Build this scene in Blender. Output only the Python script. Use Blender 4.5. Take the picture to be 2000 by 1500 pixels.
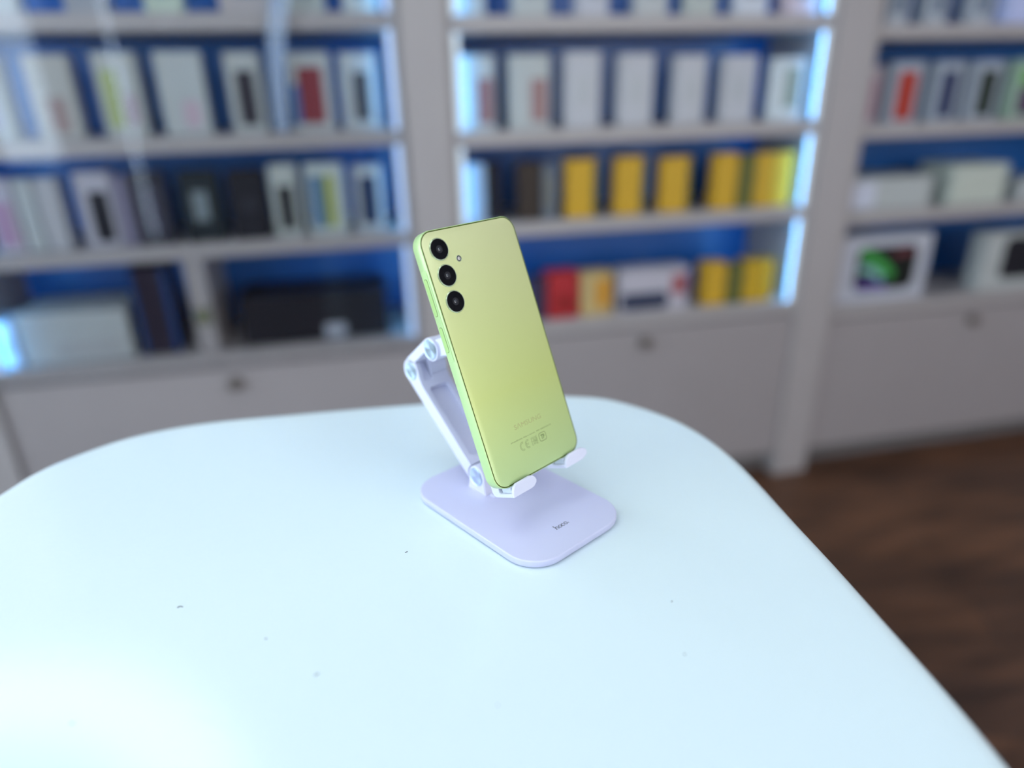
import bpy, bmesh, math, random
from mathutils import Vector, Matrix
random.seed(7)
D = bpy.data
for o in list(D.objects): D.objects.remove(o)
scn = bpy.context.scene
COL = scn.collection
PI = math.pi

# ------------------------------------------------------------------ camera
TZ = 0.95                                   # table top height
CAM = Vector((0, 0, 1.2115))
R = [[0.99972319, -0.00932758, -0.02159958],
     [-0.02352755, -0.39634374, -0.91780068],
     [0.0, 0.91805481, -0.39645348]]
cam = D.cameras.new('camera'); co = D.objects.new('camera', cam); COL.objects.link(co)
rt, dn, fw = Vector(R[0]), Vector(R[1]), Vector(R[2])
m = Matrix((rt, -dn, -fw)).transposed().to_4x4(); m.translation = CAM
# R rows are camera axes in world coordinates
co.matrix_world = m
cam.sensor_width = 36; cam.lens = 36 * 1342.2 / 2000
cam.clip_start = 0.02; cam.clip_end = 50
cam.dof.use_dof = True
cam.dof.focus_distance = 0.419
cam.dof.aperture_fstop = cam.lens / 14.0
scn.camera = co

# ------------------------------------------------------------------ look
scn.view_settings.view_transform = 'Standard'
scn.view_settings.look = 'None'
scn.view_settings.gamma = 1
scn.view_settings.use_curve_mapping = False
scn.view_settings.exposure = 0.03
w = D.worlds.new('world'); scn.world = w; w.use_nodes = True
w.node_tree.nodes['Background'].inputs[0].default_value = (0.55, 0.68, 0.95, 1)
w.node_tree.nodes['Background'].inputs[1].default_value = 0.3

# wall frame: s along the shelving wall, t = depth behind the shelf fronts
PSI = 0.20594885
WD = Vector((math.cos(PSI), math.sin(PSI), 0)); WN = Vector((-math.sin(PSI), math.cos(PSI), 0))
W0 = Vector((0, 1.82, 0))
def WP(s, t=0, z=0): return W0 + WD * s + WN * t + Vector((0, 0, z))

def area_light(name, loc, target, sx, sy, power, col):
    l = D.lights.new(name, 'AREA'); l.shape = 'RECTANGLE'; l.size = sx; l.size_y = sy
    l.energy = power; l.color = col
    o = D.objects.new(name, l); COL.objects.link(o); o.location = loc
    o.rotation_euler = (Vector(target) - Vector(loc)).to_track_quat('-Z', 'Y').to_euler()
    return o
COOL = (0.80, 0.95, 1.0)
LIGHTS = {'window': 3.7, 'panel': 2.6, 'ring': 4.2, 'led': 24.0, 'slit': 11.0, 'rear_fill': 4.3}
LED_COL = (0.12, 0.48, 1.0)

# ------------------------------------------------------------------ materials
def mat(name, col, rough=0.5, metal=0.0, coat=0.0, emit=None, es=0.0, var=0.0, vscale=8.0, bump=0.0, bscale=200.0, spec=0.5):
    mt = D.materials.new(name); mt.use_nodes = True
    nt = mt.node_tree; b = nt.nodes['Principled BSDF']
    b.inputs['Base Color'].default_value = (*col, 1)
    b.inputs['Roughness'].default_value = rough
    b.inputs['Metallic'].default_value = metal
    b.inputs['Coat Weight'].default_value = coat
    b.inputs['Specular IOR Level'].default_value = spec
    if emit:
        b.inputs['Emission Color'].default_value = (*emit, 1); b.inputs['Emission Strength'].default_value = es
    tc = nt.nodes.new('ShaderNodeTexCoord')
    if var:
        n = nt.nodes.new('ShaderNodeTexNoise'); n.inputs['Scale'].default_value = vscale; n.inputs['Detail'].default_value = 4
        nt.links.new(tc.outputs['Object'], n.inputs['Vector'])
        mx = nt.nodes.new('ShaderNodeMix'); mx.data_type = 'RGBA'
        mx.inputs[6].default_value = (*[c * (1 - var) for c in col], 1)
        mx.inputs[7].default_value = (*[min(1, c * (1 + var)) for c in col], 1)
        nt.links.new(n.outputs['Fac'], mx.inputs[0]); nt.links.new(mx.outputs[2], b.inputs['Base Color'])
    if bump:
        n = nt.nodes.new('ShaderNodeTexNoise'); n.inputs['Scale'].default_value = bscale; n.inputs['Detail'].default_value = 2
        nt.links.new(tc.outputs['Object'], n.inputs['Vector'])
        bp = nt.nodes.new('ShaderNodeBump'); bp.inputs['Strength'].default_value = bump; bp.inputs['Distance'].default_value = 0.001
        nt.links.new(n.outputs['Fac'], bp.inputs['Height']); nt.links.new(bp.outputs['Normal'], b.inputs['Normal'])
    return mt
M = {}
M['table'] = mat('table_white', (0.785, 0.89, 0.925), 0.15, bump=0.09, bscale=230)
M['laminate'] = mat('white_laminate', (0.39, 0.355, 0.35), 0.45, var=0.04)
M['cabinet'] = mat('cabinet_laminate', (0.335, 0.30, 0.30), 0.4, var=0.04)
M['kick'] = mat('plinth_grey', (0.16, 0.15, 0.15), 0.6)
M['blue'] = mat('blue_back_panel', (0.010, 0.12, 0.42), 0.35, var=0.08)
M['led'] = mat('led_strip', (0.8, 0.9, 1), 0.5, emit=LED_COL, es=LIGHTS['led'])
M['lock'] = mat('dark_lock', (0.11, 0.09, 0.08), 0.5)
M['wall'] = mat('wall_paint', (0.55, 0.55, 0.58), 0.8, var=0.03)
M['wall_dim'] = mat('grey_wall_paint', (0.26, 0.26, 0.29), 0.8, var=0.03)
M['ceiling'] = mat('ceiling_paint', (0.72, 0.74, 0.78), 0.9)
M['stand'] = mat('stand_plastic', (0.675, 0.665, 0.87), 0.42)
M['stand_arm'] = mat('stand_arm_plastic', (0.80, 0.79, 0.93), 0.36)
M['rubber'] = mat('rubber', (0.30, 0.27, 0.25), 0.8)
M['pad'] = mat('silicone_pad', (0.72, 0.75, 0.85), 0.5)
M['ink'] = mat('black_ink', (0.02, 0.02, 0.03), 0.5)
M['green_frame'] = mat('green_frame', (0.56, 0.75, 0.33), 0.32, metal=0.25, coat=0.2)
M['seam'] = mat('green_seam', (0.07, 0.10, 0.008), 0.5, spec=0.2)
M['button'] = mat('green_button', (0.52, 0.74, 0.26), 0.3, metal=0.3)
M['screen'] = mat('black_glass', (0.01, 0.01, 0.012), 0.05, coat=1)
M['lens'] = mat('lens_black', (0.004, 0.004, 0.006), 0.10, spec=0.15)
M['lens_glass'] = mat('lens_glass', (0.03, 0.035, 0.045), 0.08, coat=1.0)
M['lens_ring'] = mat('lens_ring', (0.62, 0.70, 0.48), 0.2, metal=0.7)
M['iris'] = mat('lens_iris', (0.012, 0.012, 0.016), 0.3)
M['flash'] = mat('flash_lens', (0.80, 0.74, 0.68), 0.12, metal=0.5)
M['brand'] = mat('brand_print', (0.50, 0.50, 0.20), 0.35, metal=0.1)
M['mark'] = mat('regulatory_print', (0.16, 0.22, 0.06), 0.5)
M['hair'] = mat('dark_fibre', (0.05, 0.05, 0.06), 0.8)

def back_panel_material():
    mt = D.materials.new('pearl_green_back'); mt.use_nodes = True
    nt = mt.node_tree; b = nt.nodes['Principled BSDF']
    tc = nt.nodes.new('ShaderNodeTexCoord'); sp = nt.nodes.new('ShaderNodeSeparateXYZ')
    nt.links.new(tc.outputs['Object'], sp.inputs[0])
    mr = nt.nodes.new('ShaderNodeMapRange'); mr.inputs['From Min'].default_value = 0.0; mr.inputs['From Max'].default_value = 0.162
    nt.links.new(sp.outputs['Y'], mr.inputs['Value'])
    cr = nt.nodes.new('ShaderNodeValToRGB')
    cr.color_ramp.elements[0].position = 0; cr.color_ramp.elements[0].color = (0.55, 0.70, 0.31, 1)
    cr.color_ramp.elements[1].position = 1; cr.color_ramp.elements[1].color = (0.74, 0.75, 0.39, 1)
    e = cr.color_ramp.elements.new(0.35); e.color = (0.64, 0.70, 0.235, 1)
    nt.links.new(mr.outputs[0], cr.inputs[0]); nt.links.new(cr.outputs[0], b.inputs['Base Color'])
    b.inputs['Roughness'].default_value = 0.36; b.inputs['Metallic'].default_value = 0.12
    b.inputs['Coat Weight'].default_value = 0.25; b.inputs['Coat Roughness'].default_value = 0.12
    return mt
M['green_back'] = back_panel_material()

def disc_material():                                   # spun metal cap, radial brushing
    mt = D.materials.new('spun_metal'); mt.use_nodes = True
    nt = mt.node_tree; b = nt.nodes['Principled BSDF']
    b.inputs['Base Color'].default_value = (0.66, 0.78, 0.90, 1); b.inputs['Metallic'].default_value = 1.0
    b.inputs['Roughness'].default_value = 0.24; b.inputs['Anisotropic'].default_value = 1.0
    t = nt.nodes.new('ShaderNodeTangent'); t.direction_type = 'RADIAL'; t.axis = 'X'
    nt.links.new(t.outputs[0], b.inputs['Tangent'])
    return mt
M['disc'] = disc_material()

def wood_material():
    mt = D.materials.new('dark_wood_floor'); mt.use_nodes = True
    nt = mt.node_tree; b = nt.nodes['Principled BSDF']
    tc = nt.nodes.new('ShaderNodeTexCoord'); mp = nt.nodes.new('ShaderNodeMapping')
    mp.inputs['Rotation'].default_value = (0, 0, 0.35)
    nt.links.new(tc.outputs['Object'], mp.inputs[0])
    br = nt.nodes.new('ShaderNodeTexBrick'); br.inputs['Scale'].default_value = 1.0
    br.inputs['Brick Width'].default_value = 1.2; br.inputs['Row Height'].default_value = 0.14
    br.inputs['Mortar Size'].default_value = 0.002; br.offset = 0.37
    br.inputs['Color1'].default_value = (0.125, 0.052, 0.025, 1); br.inputs['Color2'].default_value = (0.060, 0.027, 0.016, 1)
    br.inputs['Mortar'].default_value = (0.02, 0.013, 0.01, 1)
    nt.links.new(mp.outputs[0], br.inputs[0])
    m2 = nt.nodes.new('ShaderNodeMapping'); m2.inputs['Scale'].default_value = (1.6, 9, 1); m2.inputs['Rotation'].default_value = (0, 0, 0.35)
    nt.links.new(tc.outputs['Object'], m2.inputs[0])
    n = nt.nodes.new('ShaderNodeTexNoise'); n.inputs['Scale'].default_value = 2.2; n.inputs['Detail'].default_value = 5
    nt.links.new(m2.outputs[0], n.inputs['Vector'])
    mr = nt.nodes.new('ShaderNodeMapRange'); mr.inputs['From Min'].default_value = 0.3; mr.inputs['From Max'].default_value = 0.7
    mr.inputs['To Min'].default_value = 0.45; mr.inputs['To Max'].default_value = 1.5
    nt.links.new(n.outputs['Fac'], mr.inputs['Value'])
    mx = nt.nodes.new('ShaderNodeMix'); mx.data_type = 'RGBA'; mx.blend_type = 'MULTIPLY'; mx.inputs[0].default_value = 1
    nt.links.new(br.outputs['Color'], mx.inputs[6]); nt.links.new(mr.outputs[0], mx.inputs[7])
    nt.links.new(mx.outputs[2], b.inputs['Base Color']); b.inputs['Roughness'].default_value = 0.45
    return mt
M['wood'] = wood_material()

def glass_material():
    mt = D.materials.new('door_glass'); mt.use_nodes = True
    nt = mt.node_tree; nt.nodes.remove(nt.nodes['Principled BSDF'])
    out = nt.nodes['Material Output']
    tr = nt.nodes.new('ShaderNodeBsdfTransparent'); tr.inputs[0].default_value = (0.99, 0.995, 1.0, 1)
    gl = nt.nodes.new('ShaderNodeBsdfGlossy'); gl.inputs['Roughness'].default_value = 0.02
    fr = nt.nodes.new('ShaderNodeFresnel'); fr.inputs['IOR'].default_value = 1.27
    mx = nt.nodes.new('ShaderNodeMixShader')
    nt.links.new(fr.outputs[0], mx.inputs[0]); nt.links.new(tr.outputs[0], mx.inputs[1]); nt.links.new(gl.outputs[0], mx.inputs[2])
    nt.links.new(mx.outputs[0], out.inputs[0])
    return mt
M['glass'] = glass_material()
def streak_material():
    mt = D.materials.new('pale_streak'); mt.use_nodes = True
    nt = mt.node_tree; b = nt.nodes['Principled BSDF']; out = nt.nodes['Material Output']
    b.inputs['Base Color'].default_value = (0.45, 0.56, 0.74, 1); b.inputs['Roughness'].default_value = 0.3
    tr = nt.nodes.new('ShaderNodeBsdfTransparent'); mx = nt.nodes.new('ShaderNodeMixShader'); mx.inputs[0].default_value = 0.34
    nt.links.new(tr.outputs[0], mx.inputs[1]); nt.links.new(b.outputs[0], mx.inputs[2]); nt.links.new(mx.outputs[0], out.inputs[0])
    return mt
M['streak_film'] = streak_material()
def emitter(name, col, s):
    return mat(name, (0.8, 0.8, 0.8), 0.5, emit=col, es=s)
M['daylight'] = emitter('daylight_pane', (0.70, 0.86, 1.0), LIGHTS['window'])
M['slit'] = emitter('daylight_slit', (0.62, 0.80, 1.0), LIGHTS['slit'])
M['panel'] = emitter('panel_diffuser', COOL, LIGHTS['panel'])
M['slit_narrow'] = emitter('narrow_daylight_pane', (0.62, 0.80, 1.0), 20.0)
M['rear_fill'] = emitter('rear_fill_pane', (1.0, 0.97, 0.98), LIGHTS['rear_fill'])  # added fill glow for the phone back
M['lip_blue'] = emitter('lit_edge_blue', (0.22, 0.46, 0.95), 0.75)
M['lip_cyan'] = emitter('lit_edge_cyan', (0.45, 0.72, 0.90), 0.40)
M['ring'] = emitter('ring_diffuser', (0.86, 0.98, 1.0), LIGHTS['ring'])

_c = {}
def cm(col, rough=0.45):
    k = (tuple(col), rough)
    if k not in _c: _c[k] = mat('print_%d' % len(_c), col, rough, var=0.05, vscale=20, spec=0.2)
    return _c[k]

# ------------------------------------------------------------------ mesh helpers
def obj(name, bm, material, parent=None, smooth=False, bevel=0.0, segs=2):
    me = D.meshes.new(name)
    bmesh.ops.remove_doubles(bm, verts=bm.verts, dist=1e-7)
    bmesh.ops.recalc_face_normals(bm, faces=bm.faces)
    bm.to_mesh(me); bm.free()
    o = D.objects.new(name, me); COL.objects.link(o)
    me.materials.append(material)
    if parent: o.parent = parent
    if bevel:
        b = o.modifiers.new('bevel', 'BEVEL'); b.width = bevel; b.segments = segs; b.limit_method = 'ANGLE'; b.angle_limit = 0.6
    if smooth or bevel:
        for p in me.polygons: p.use_smooth = True
        me.set_sharp_from_angle(angle=0.7)
    return o
def box(bm, a, b):
    x0, y0, z0 = a; x1, y1, z1 = b
    v = [bm.verts.new(p) for p in ((x0,y0,z0),(x1,y0,z0),(x1,y1,z0),(x0,y1,z0),(x0,y0,z1),(x1,y0,z1),(x1,y1,z1),(x0,y1,z1))]
    for f in ((3,2,1,0),(4,5,6,7),(0,1,5,4),(1,2,6,5),(2,3,7,6),(3,0,4,7)): bm.faces.new([v[i] for i in f])
def boxes(*L):
    bm = bmesh.new()
    for a, b in L: box(bm, a, b)
    return bm
def prism(bm, pts, f0, f1):                       # pts 2D, f0/f1 map (p) -> 3D
    a = [bm.verts.new(f0(p)) for p in pts]; b = [bm.verts.new(f1(p)) for p in pts]
    n = len(pts)
    for i in range(n): bm.faces.new((a[i], a[(i+1) % n], b[(i+1) % n], b[i]))
    bm.faces.new(a[::-1]); bm.faces.new(b)
def rrect(x0, y0, x1, y1, r, n=10):
    P = []
    for cx, cy, a0 in ((x1-r, y1-r, 0), (x0+r, y1-r, 90), (x0+r, y0+r, 180), (x1-r, y0+r, 270)):
        for i in range(n+1):
            a = math.radians(a0 + 90*i/n); P.append((cx + r*math.cos(a), cy + r*math.sin(a)))
    return P
def ring_prism(bm, outer, inner, z0, z1):
    def lp(P, z): return [bm.verts.new((*p, z)) for p in P]
    a, b, c, d = lp(outer, z0), lp(outer, z1), lp(inner, z1), lp(inner, z0); n = len(outer)
    for i in range(n):
        j = (i+1) % n
        for q, r_ in ((a, b), (b, c), (c, d), (d, a)): bm.faces.new((q[i], q[j], r_[j], r_[i]))
def cyl_axis(bm, c, r, a0, a1, axis='x', n=48, xf=lambda p: p):
    pts = [(c[0] + r*math.cos(2*PI*i/n), c[1] + r*math.sin(2*PI*i/n)) for i in range(n)]
    if axis == 'x': prism(bm, pts, lambda p: xf((a0, p[0], p[1])), lambda p: xf((a1, p[0], p[1])))
    else: prism(bm, pts, lambda p: xf((p[0], p[1], a0)), lambda p: xf((p[0], p[1], a1)))
def lathe(bm, prof, c=(0, 0), n=40):              # prof [(r,z)] about z at c
    rows = []
    for r, z in prof:
        rows.append([bm.verts.new((c[0]+r*math.cos(2*PI*i/n), c[1]+r*math.sin(2*PI*i/n), z)) for i in range(n)] if r > 0 else [bm.verts.new((c[0], c[1], z))])
    for a, b in zip(rows, rows[1:]):
        for i in range(n):
            j = (i+1) % n
            if len(a) == 1 and len(b) == 1: continue
            if len(a) == 1: bm.faces.new((a[0], b[i], b[j]))
            elif len(b) == 1: bm.faces.new((a[i], a[j], b[0]))
            else: bm.faces.new((a[i], a[j], b[j], b[i]))
def boolean(o, cutter_bm, op='DIFFERENCE'):
    me = D.meshes.new('cut'); bmesh.ops.recalc_face_normals(cutter_bm, faces=cutter_bm.faces)
    cutter_bm.to_mesh(me); cutter_bm.free()
    c = D.objects.new('cut', me); COL.objects.link(c)
    if o.parent: c.parent = o.parent
    mod = o.modifiers.new('b', 'BOOLEAN'); mod.operation = op; mod.object = c; mod.solver = 'EXACT'
    dg = bpy.context.evaluated_depsgraph_get(); dg.update()
    new = D.meshes.new_from_object(o.evaluated_get(dg))
    o.modifiers.clear(); old = o.data; o.data = new; D.meshes.remove(old)
    D.objects.remove(c); D.meshes.remove(me)
    return o
def finish(o, bevel=0.0004, segs=2):
    b = o.modifiers.new('bevel', 'BEVEL'); b.width = bevel; b.segments = segs; b.limit_method = 'ANGLE'; b.angle_limit = 0.7
    for p in o.data.polygons: p.use_smooth = True
    o.data.set_sharp_from_angle(angle=0.7)
def empty(name, loc, rz=0.0, label=None, cat=None, group=None):
    o = D.objects.new(name, None); COL.objects.link(o); o.location = loc; o.rotation_euler = (0, 0, rz)
    o.empty_display_size = 0.05
    if label: tag(o, label, cat, group)
    return o
def tag(o, label, cat, group=None):
    o['label'] = label; o['category'] = cat
    if group: o['group'] = group
    return o
def struct(o): o['kind'] = 'structure'; return o
def text_bm(s, bold=0.0):                            # text mesh, cap height = 1 before scaling
    cu = D.curves.new('t', 'FONT'); cu.body = s; cu.size = 1; cu.resolution_u = 4; cu.offset = bold
    o = D.objects.new('t', cu); COL.objects.link(o)
    dg = bpy.context.evaluated_depsgraph_get(); dg.update()
    me = D.meshes.new_from_object(o.evaluated_get(dg))
    bm = bmesh.new(); bm.from_mesh(me)
    D.objects.remove(o); D.curves.remove(cu); D.meshes.remove(me)
    return bm
def text_obj(name, s, x0, x1, y0, y1, z, material, parent, thick=0.00003, bold=0.0):
    bm = text_bm(s, bold)
    xs = [v.co.x for v in bm.verts]; ys = [v.co.y for v in bm.verts]
    ax, bx_, ay, by_ = min(xs), max(xs), min(ys), max(ys)
    for v in bm.verts:
        v.co = Vector((x0 + (v.co.x-ax)/(bx_-ax)*(x1-x0), y0 + (v.co.y-ay)/(by_-ay)*(y1-y0), z))
    r = bmesh.ops.extrude_face_region(bm, geom=bm.faces[:])
    for g in r['geom']:
        if isinstance(g, bmesh.types.BMVert): g.co.z += thick
    return obj(name, bm, material, parent)
def ribbon(bm, pts, wd, z0, z1, closed=False):    # constant-width stroke with thickness
    n = len(pts); L = []; Rr = []
    for i in range(n):
        if closed: a, b = Vector(pts[i-1]), Vector(pts[(i+1) % n])
        else: a, b = Vector(pts[max(0, i-1)]), Vector(pts[min(n-1, i+1)])
        d = (b-a); d.normalize(); q = Vector((-d.y, d.x)) * wd/2; p = Vector(pts[i])
        L.append(p+q); Rr.append(p-q)
    vt = [[bm.verts.new((*p, z)) for p in Q] for Q, z in ((L, z0), (L, z1), (Rr, z1), (Rr, z0))]
    rng = range(n) if closed else range(n-1)
    for i in rng:
        j = (i+1) % n
        for a, b in zip(vt, vt[1:]+vt[:1]): bm.faces.new((a[i], a[j], b[j], b[i]))
    if not closed:
        for i in (0, n-1): bm.faces.new([q[i] for q in vt])
def arc(cx, cy, rx, ry, a0, a1, n=14):
    return [(cx + rx*math.cos(math.radians(a0+(a1-a0)*i/n)), cy + ry*math.sin(math.radians(a0+(a1-a0)*i/n))) for i in range(n+1)]

# ------------------------------------------------------------------ setting
def wall_box(name, s0, s1, t0, t1, z0, z1, material):
    o = obj(name, boxes(((s0, t0, z0), (s1, t1, z1))), material)
    o.location = W0; o.rotation_euler = (0, 0, PSI); return struct(o)
CH = 2.75; SL, SR, TB, TF = -3.0, 3.3, 0.34, -4.1
wall_box('floor', SL, SR, TF, TB, -0.1, 0.0, M['wood'])
wall_box('ceiling', SL, SR, TF, TB, CH, CH+0.1, M['ceiling'])
wall_box('wall_back', SL, SR, TB, TB+0.12, -0.1, CH+.1, M['wall'])
wall_box('wall_right', SR, SR+0.12, TF, TB, -0.1, CH+.1, M['wall'])
# left wall with a shop window opening
bm = boxes(((SL-0.12, TF, -0.1), (SL, TB, 0.35)), ((SL-0.12, TF, 2.45), (SL, TB, CH+.1)),
           ((SL-0.12, -0.6, 0.35), (SL, TB, 2.45)), ((SL-0.12, TF, 0.35), (SL, -3.5, 2.45)))
o = struct(obj('wall_left', bm, M['wall'])); o.location = W0; o.rotation_euler = (0, 0, PSI)
def window(name, s0, s1, t0, t1, z0, z1, pane_mat, along):
    e = empty(name, W0, PSI); struct(e)
    if along == 't':
        x0, x1 = SL-0.09, SL-0.03; w_ = 0.05
        fr = boxes(((x0, t0, z0), (x1, t1, z0+w_)), ((x0, t0, z1-w_), (x1, t1, z1)), ((x0, t0, z0+w_), (x1, t0+w_, z1-w_)), ((x0, t1-w_, z0+w_), (x1, t1, z1-w_)),
                   ((x0, (t0+t1)/2-w_/2, z0+w_), (x1, (t0+t1)/2+w_/2, z1-w_)))
        pn = boxes(((SL-0.075, t0+.01, z0+.01), (SL-0.068, t1-.01, z1-.01)))
    else:
        y0, y1 = TF-0.09, TF-0.03; w_ = 0.04
        fr = boxes(((s0, y0, z0), (s1, y1, z0+w_)), ((s0, y0, z1-w_), (s1, y1, z1)), ((s0, y0, z0+w_), (s0+w_, y1, z1-w_)), ((s1-w_, y0, z0+w_), (s1, y1, z1-w_)))
        pn = boxes(((s0+.01, TF-0.075, z0+.01), (s1-.01, TF-0.068, z1-.01)))
    struct(obj('window_frame', fr, M['laminate'], e)); struct(obj('pane', pn, pane_mat, e))
window('window_1', 0, 0, -3.5, -0.6, 0.35, 2.45, M['daylight'], 't')
# wall behind the camera with tall narrow windows (their reflections streak the cabinet glass) and an added fill opening
SLITS = [(-2.92, -2.44), (-2.04, -1.93), (0.9, 2.7)]
z0s = {-2.92: 0.75, -2.04: 0.15, 0.9: 0.5}
EDG = [SL] + [x for p in SLITS for x in p] + [SR]
bb = []
for i in range(0, len(EDG), 2): bb.append(((EDG[i], TF-0.12, -0.1), (EDG[i+1], TF, CH+.1)))
for a, b in SLITS:
    bb.append(((a, TF-0.12, -0.1), (b, TF, z0s[a]))); bb.append(((a, TF-0.12, 2.4), (b, TF, CH+.1)))
o = struct(obj('wall_front', boxes(*bb), M['wall_dim'])); o.location = W0; o.rotation_euler = (0, 0, PSI)
for i, (a, b) in enumerate(SLITS): window('window_%d' % (i+2), a, b, 0, 0, z0s[a], 2.4, M['slit'] if a < -2.5 else M['slit_narrow'] if a < 0 else M['rear_fill'], 's')  # the last, wide one is no known window, added to brighten the phone back

# ceiling panels
def ceiling_light(s, t, sx, sy, label):
    e = empty('ceiling_light', WP(s, t, CH), PSI, label, 'ceiling light', 'square ceiling light panels')
    obj('frame', boxes(((-sx/2, -sy/2, -0.03), (sx/2, -sy/2+.02, 0)), ((-sx/2, sy/2-.02, -0.03), (sx/2, sy/2, 0)),
                       ((-sx/2, -sy/2+.02, -0.03), (-sx/2+.02, sy/2-.02, 0)), ((sx/2-.02, -sy/2+.02, -0.03), (sx/2, sy/2-.02, 0))), M['laminate'], e)
    obj('diffuser', boxes(((-sx/2+.02, -sy/2+.02, -0.022), (sx/2-.02, sy/2-.02, -0.008))), M['panel'], e)
ceiling_light(-1.1, -2.3, 1.2, 0.6, 'cool white ceiling panel behind and left of the camera')
ceiling_light(-0.6, -1.3, 1.2, 0.6, 'cool white ceiling panel over the white table')
ceiling_light(1.0, -2.9, 1.2, 1.2, 'large added fill panel on the ceiling behind and right of the camera')  # unseen panel added to lift the phone back
ceiling_light(0.2, -3.4, 1.2, 0.6, 'cool white ceiling panel over the floor well behind the camera')
# ring pendant
e = empty('ring_pendant_lamp', (-1.22, 0.62, 2.05), 0, 'large glowing ring lamp hung above left of the white table', 'pendant lamp')
bm = bmesh.new(); c1 = [(0.755*math.cos(2*PI*i/96), 0.755*math.sin(2*PI*i/96)) for i in range(96)]; c2 = [(p[0]*.76, p[1]*.76) for p in c1]
ring_prism(bm, c1, c2, 0.0, 0.03); obj('diffuser', bm, M['ring'], e)
bm = bmesh.new(); ring_prism(bm, [(p[0]*1.012, p[1]*1.012) for p in c1], [(p[0]*.74, p[1]*.74) for p in c1], 0.0301, 0.06); obj('housing', bm, M['laminate'], e)
for k in range(3):
    a = 2*PI*k/3+.4; bm = bmesh.new(); cyl_axis(bm, (0.66*math.cos(a), 0.66*math.sin(a)), 0.002, 0.06, CH-2.05, 'z', 8); obj('hanging_wire', bm, M['lock'], e)

# ------------------------------------------------------------------ shelving
SD = 0.30                                           # depth
def shelving(s0, s1, zs, label, glass=False, lip=None):
    L = s1-s0
    e = empty('shelving_unit', WP(s0), PSI, label, 'shelving unit')
    top = 1.95
    for x in (0, L-0.018):
        obj('side_panel', boxes(((x, 0, zs[3]-0.04), (x+0.018, SD, top))), M['laminate'], e, bevel=0.001)
    obj('back_panel', boxes(((0.018, SD-0.012, zs[3]), (L-0.018, SD, top-0.02))), M['blue'], e)
    for z in zs: obj('shelf', boxes(((0.0182, 0.004, z-0.036), (L-0.0182, SD-0.0125, z))), M['laminate'], e, bevel=0.001)
    obj('top_panel', boxes(((0.0182, 0, top-0.02), (L-0.0182, SD-.0125, top))), M['laminate'], e)
    zz = [top-0.02] + list(zs)
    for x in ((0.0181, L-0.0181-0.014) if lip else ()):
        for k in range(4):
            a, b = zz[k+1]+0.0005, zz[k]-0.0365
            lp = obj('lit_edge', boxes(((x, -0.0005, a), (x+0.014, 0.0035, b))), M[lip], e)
            obj('led_strip', boxes(((x+0.001, 0.0038, a+.004), (x+0.012, 0.0068, b-.004))), M['led'], lp)
    if glass:
        g = obj('glass_door', boxes(((0.004, -0.012, zs[3]-0.03), (L/2-0.002, -0.007, top))), M['glass'], e)
        g = obj('glass_door', boxes(((L/2+0.002, -0.012, zs[3]-0.03), (L-0.004, -0.007, top))), M['glass'], e)
    return e
def cabinet(s0, s1, ztop, label):
    L = s1-s0
    e = empty('base_cabinet', WP(s0), PSI, label, 'cabinet', 'grey base cabinets under the shelving')
    obj('body', boxes(((0, 0.02, 0.075), (L, SD, ztop-0.0405))), M['cabinet'], e)
    obj('plinth', boxes(((0, 0.05, 0.0), (L, SD, 0.0745))), M['kick'], e)
    for a, b in ((0.002, L/2-0.0005), (L/2+0.0005, L-0.002)):
        obj('door', boxes(((a, 0.001, 0.078), (b, 0.0195, ztop-0.044))), M['cabinet'], e, bevel=0.001)
    bm = bmesh.new(); cyl_axis(bm, (0, 0), 0.017, 0, 0.018, 'z', 32, lambda p: (L/2+0.03+p[0], 0.001-p[2], ztop-0.085+p[1]))
    obj('round_lock', bm, M['lock'], e)
ZL = (1.375, 1.125, 0.88, 0.60); ZM = (1.367, 1.112, 0.882, 0.600); ZR = (1.343, 1.092, 0.851, 0.567)
UNITS = {'L': (-1.30, -0.245, ZL), 'M': (-0.140, 0.885, ZM), 'R': (1.000, 2.02, ZR)}
shelving(*UNITS['L'], 'glass fronted white shelving unit left of the green phone, blue back', glass=True, lip='lip_blue')
shelving(*UNITS['M'], 'open white shelving unit with yellow boxes, behind and right of the green phone', lip='lip_cyan')
shelving(*UNITS['R'], 'white shelving unit at the right edge holding a red box and tablet boxes')
cabinet(UNITS['L'][0], UNITS['L'][1], ZL[3], 'grey base cabinet under the left shelves with black printer box')
cabinet(UNITS['M'][0], UNITS['M'][1], ZM[3], 'grey base cabinet under the shelves with yellow boxes')
cabinet(UNITS['R'][0], UNITS['R'][1], ZR[3], 'grey base cabinet under the right shelves, above the brown floor')
for i, (a, b) in enumerate(((-0.2445, -0.1405), (0.8855, 0.9995))):
    wall_box('trim_%d' % (i+1), a, b, -0.012, TB, 0.0, 2.2, M['laminate'])
wall_box('trim_3', -1.42, -1.3005, -0.012, TB, 0.0, 2.2, M['laminate'])
wall_box('trim_4', 2.0205, 2.14, -0.012, TB, 0.0, 2.2, M['laminate'])

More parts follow.
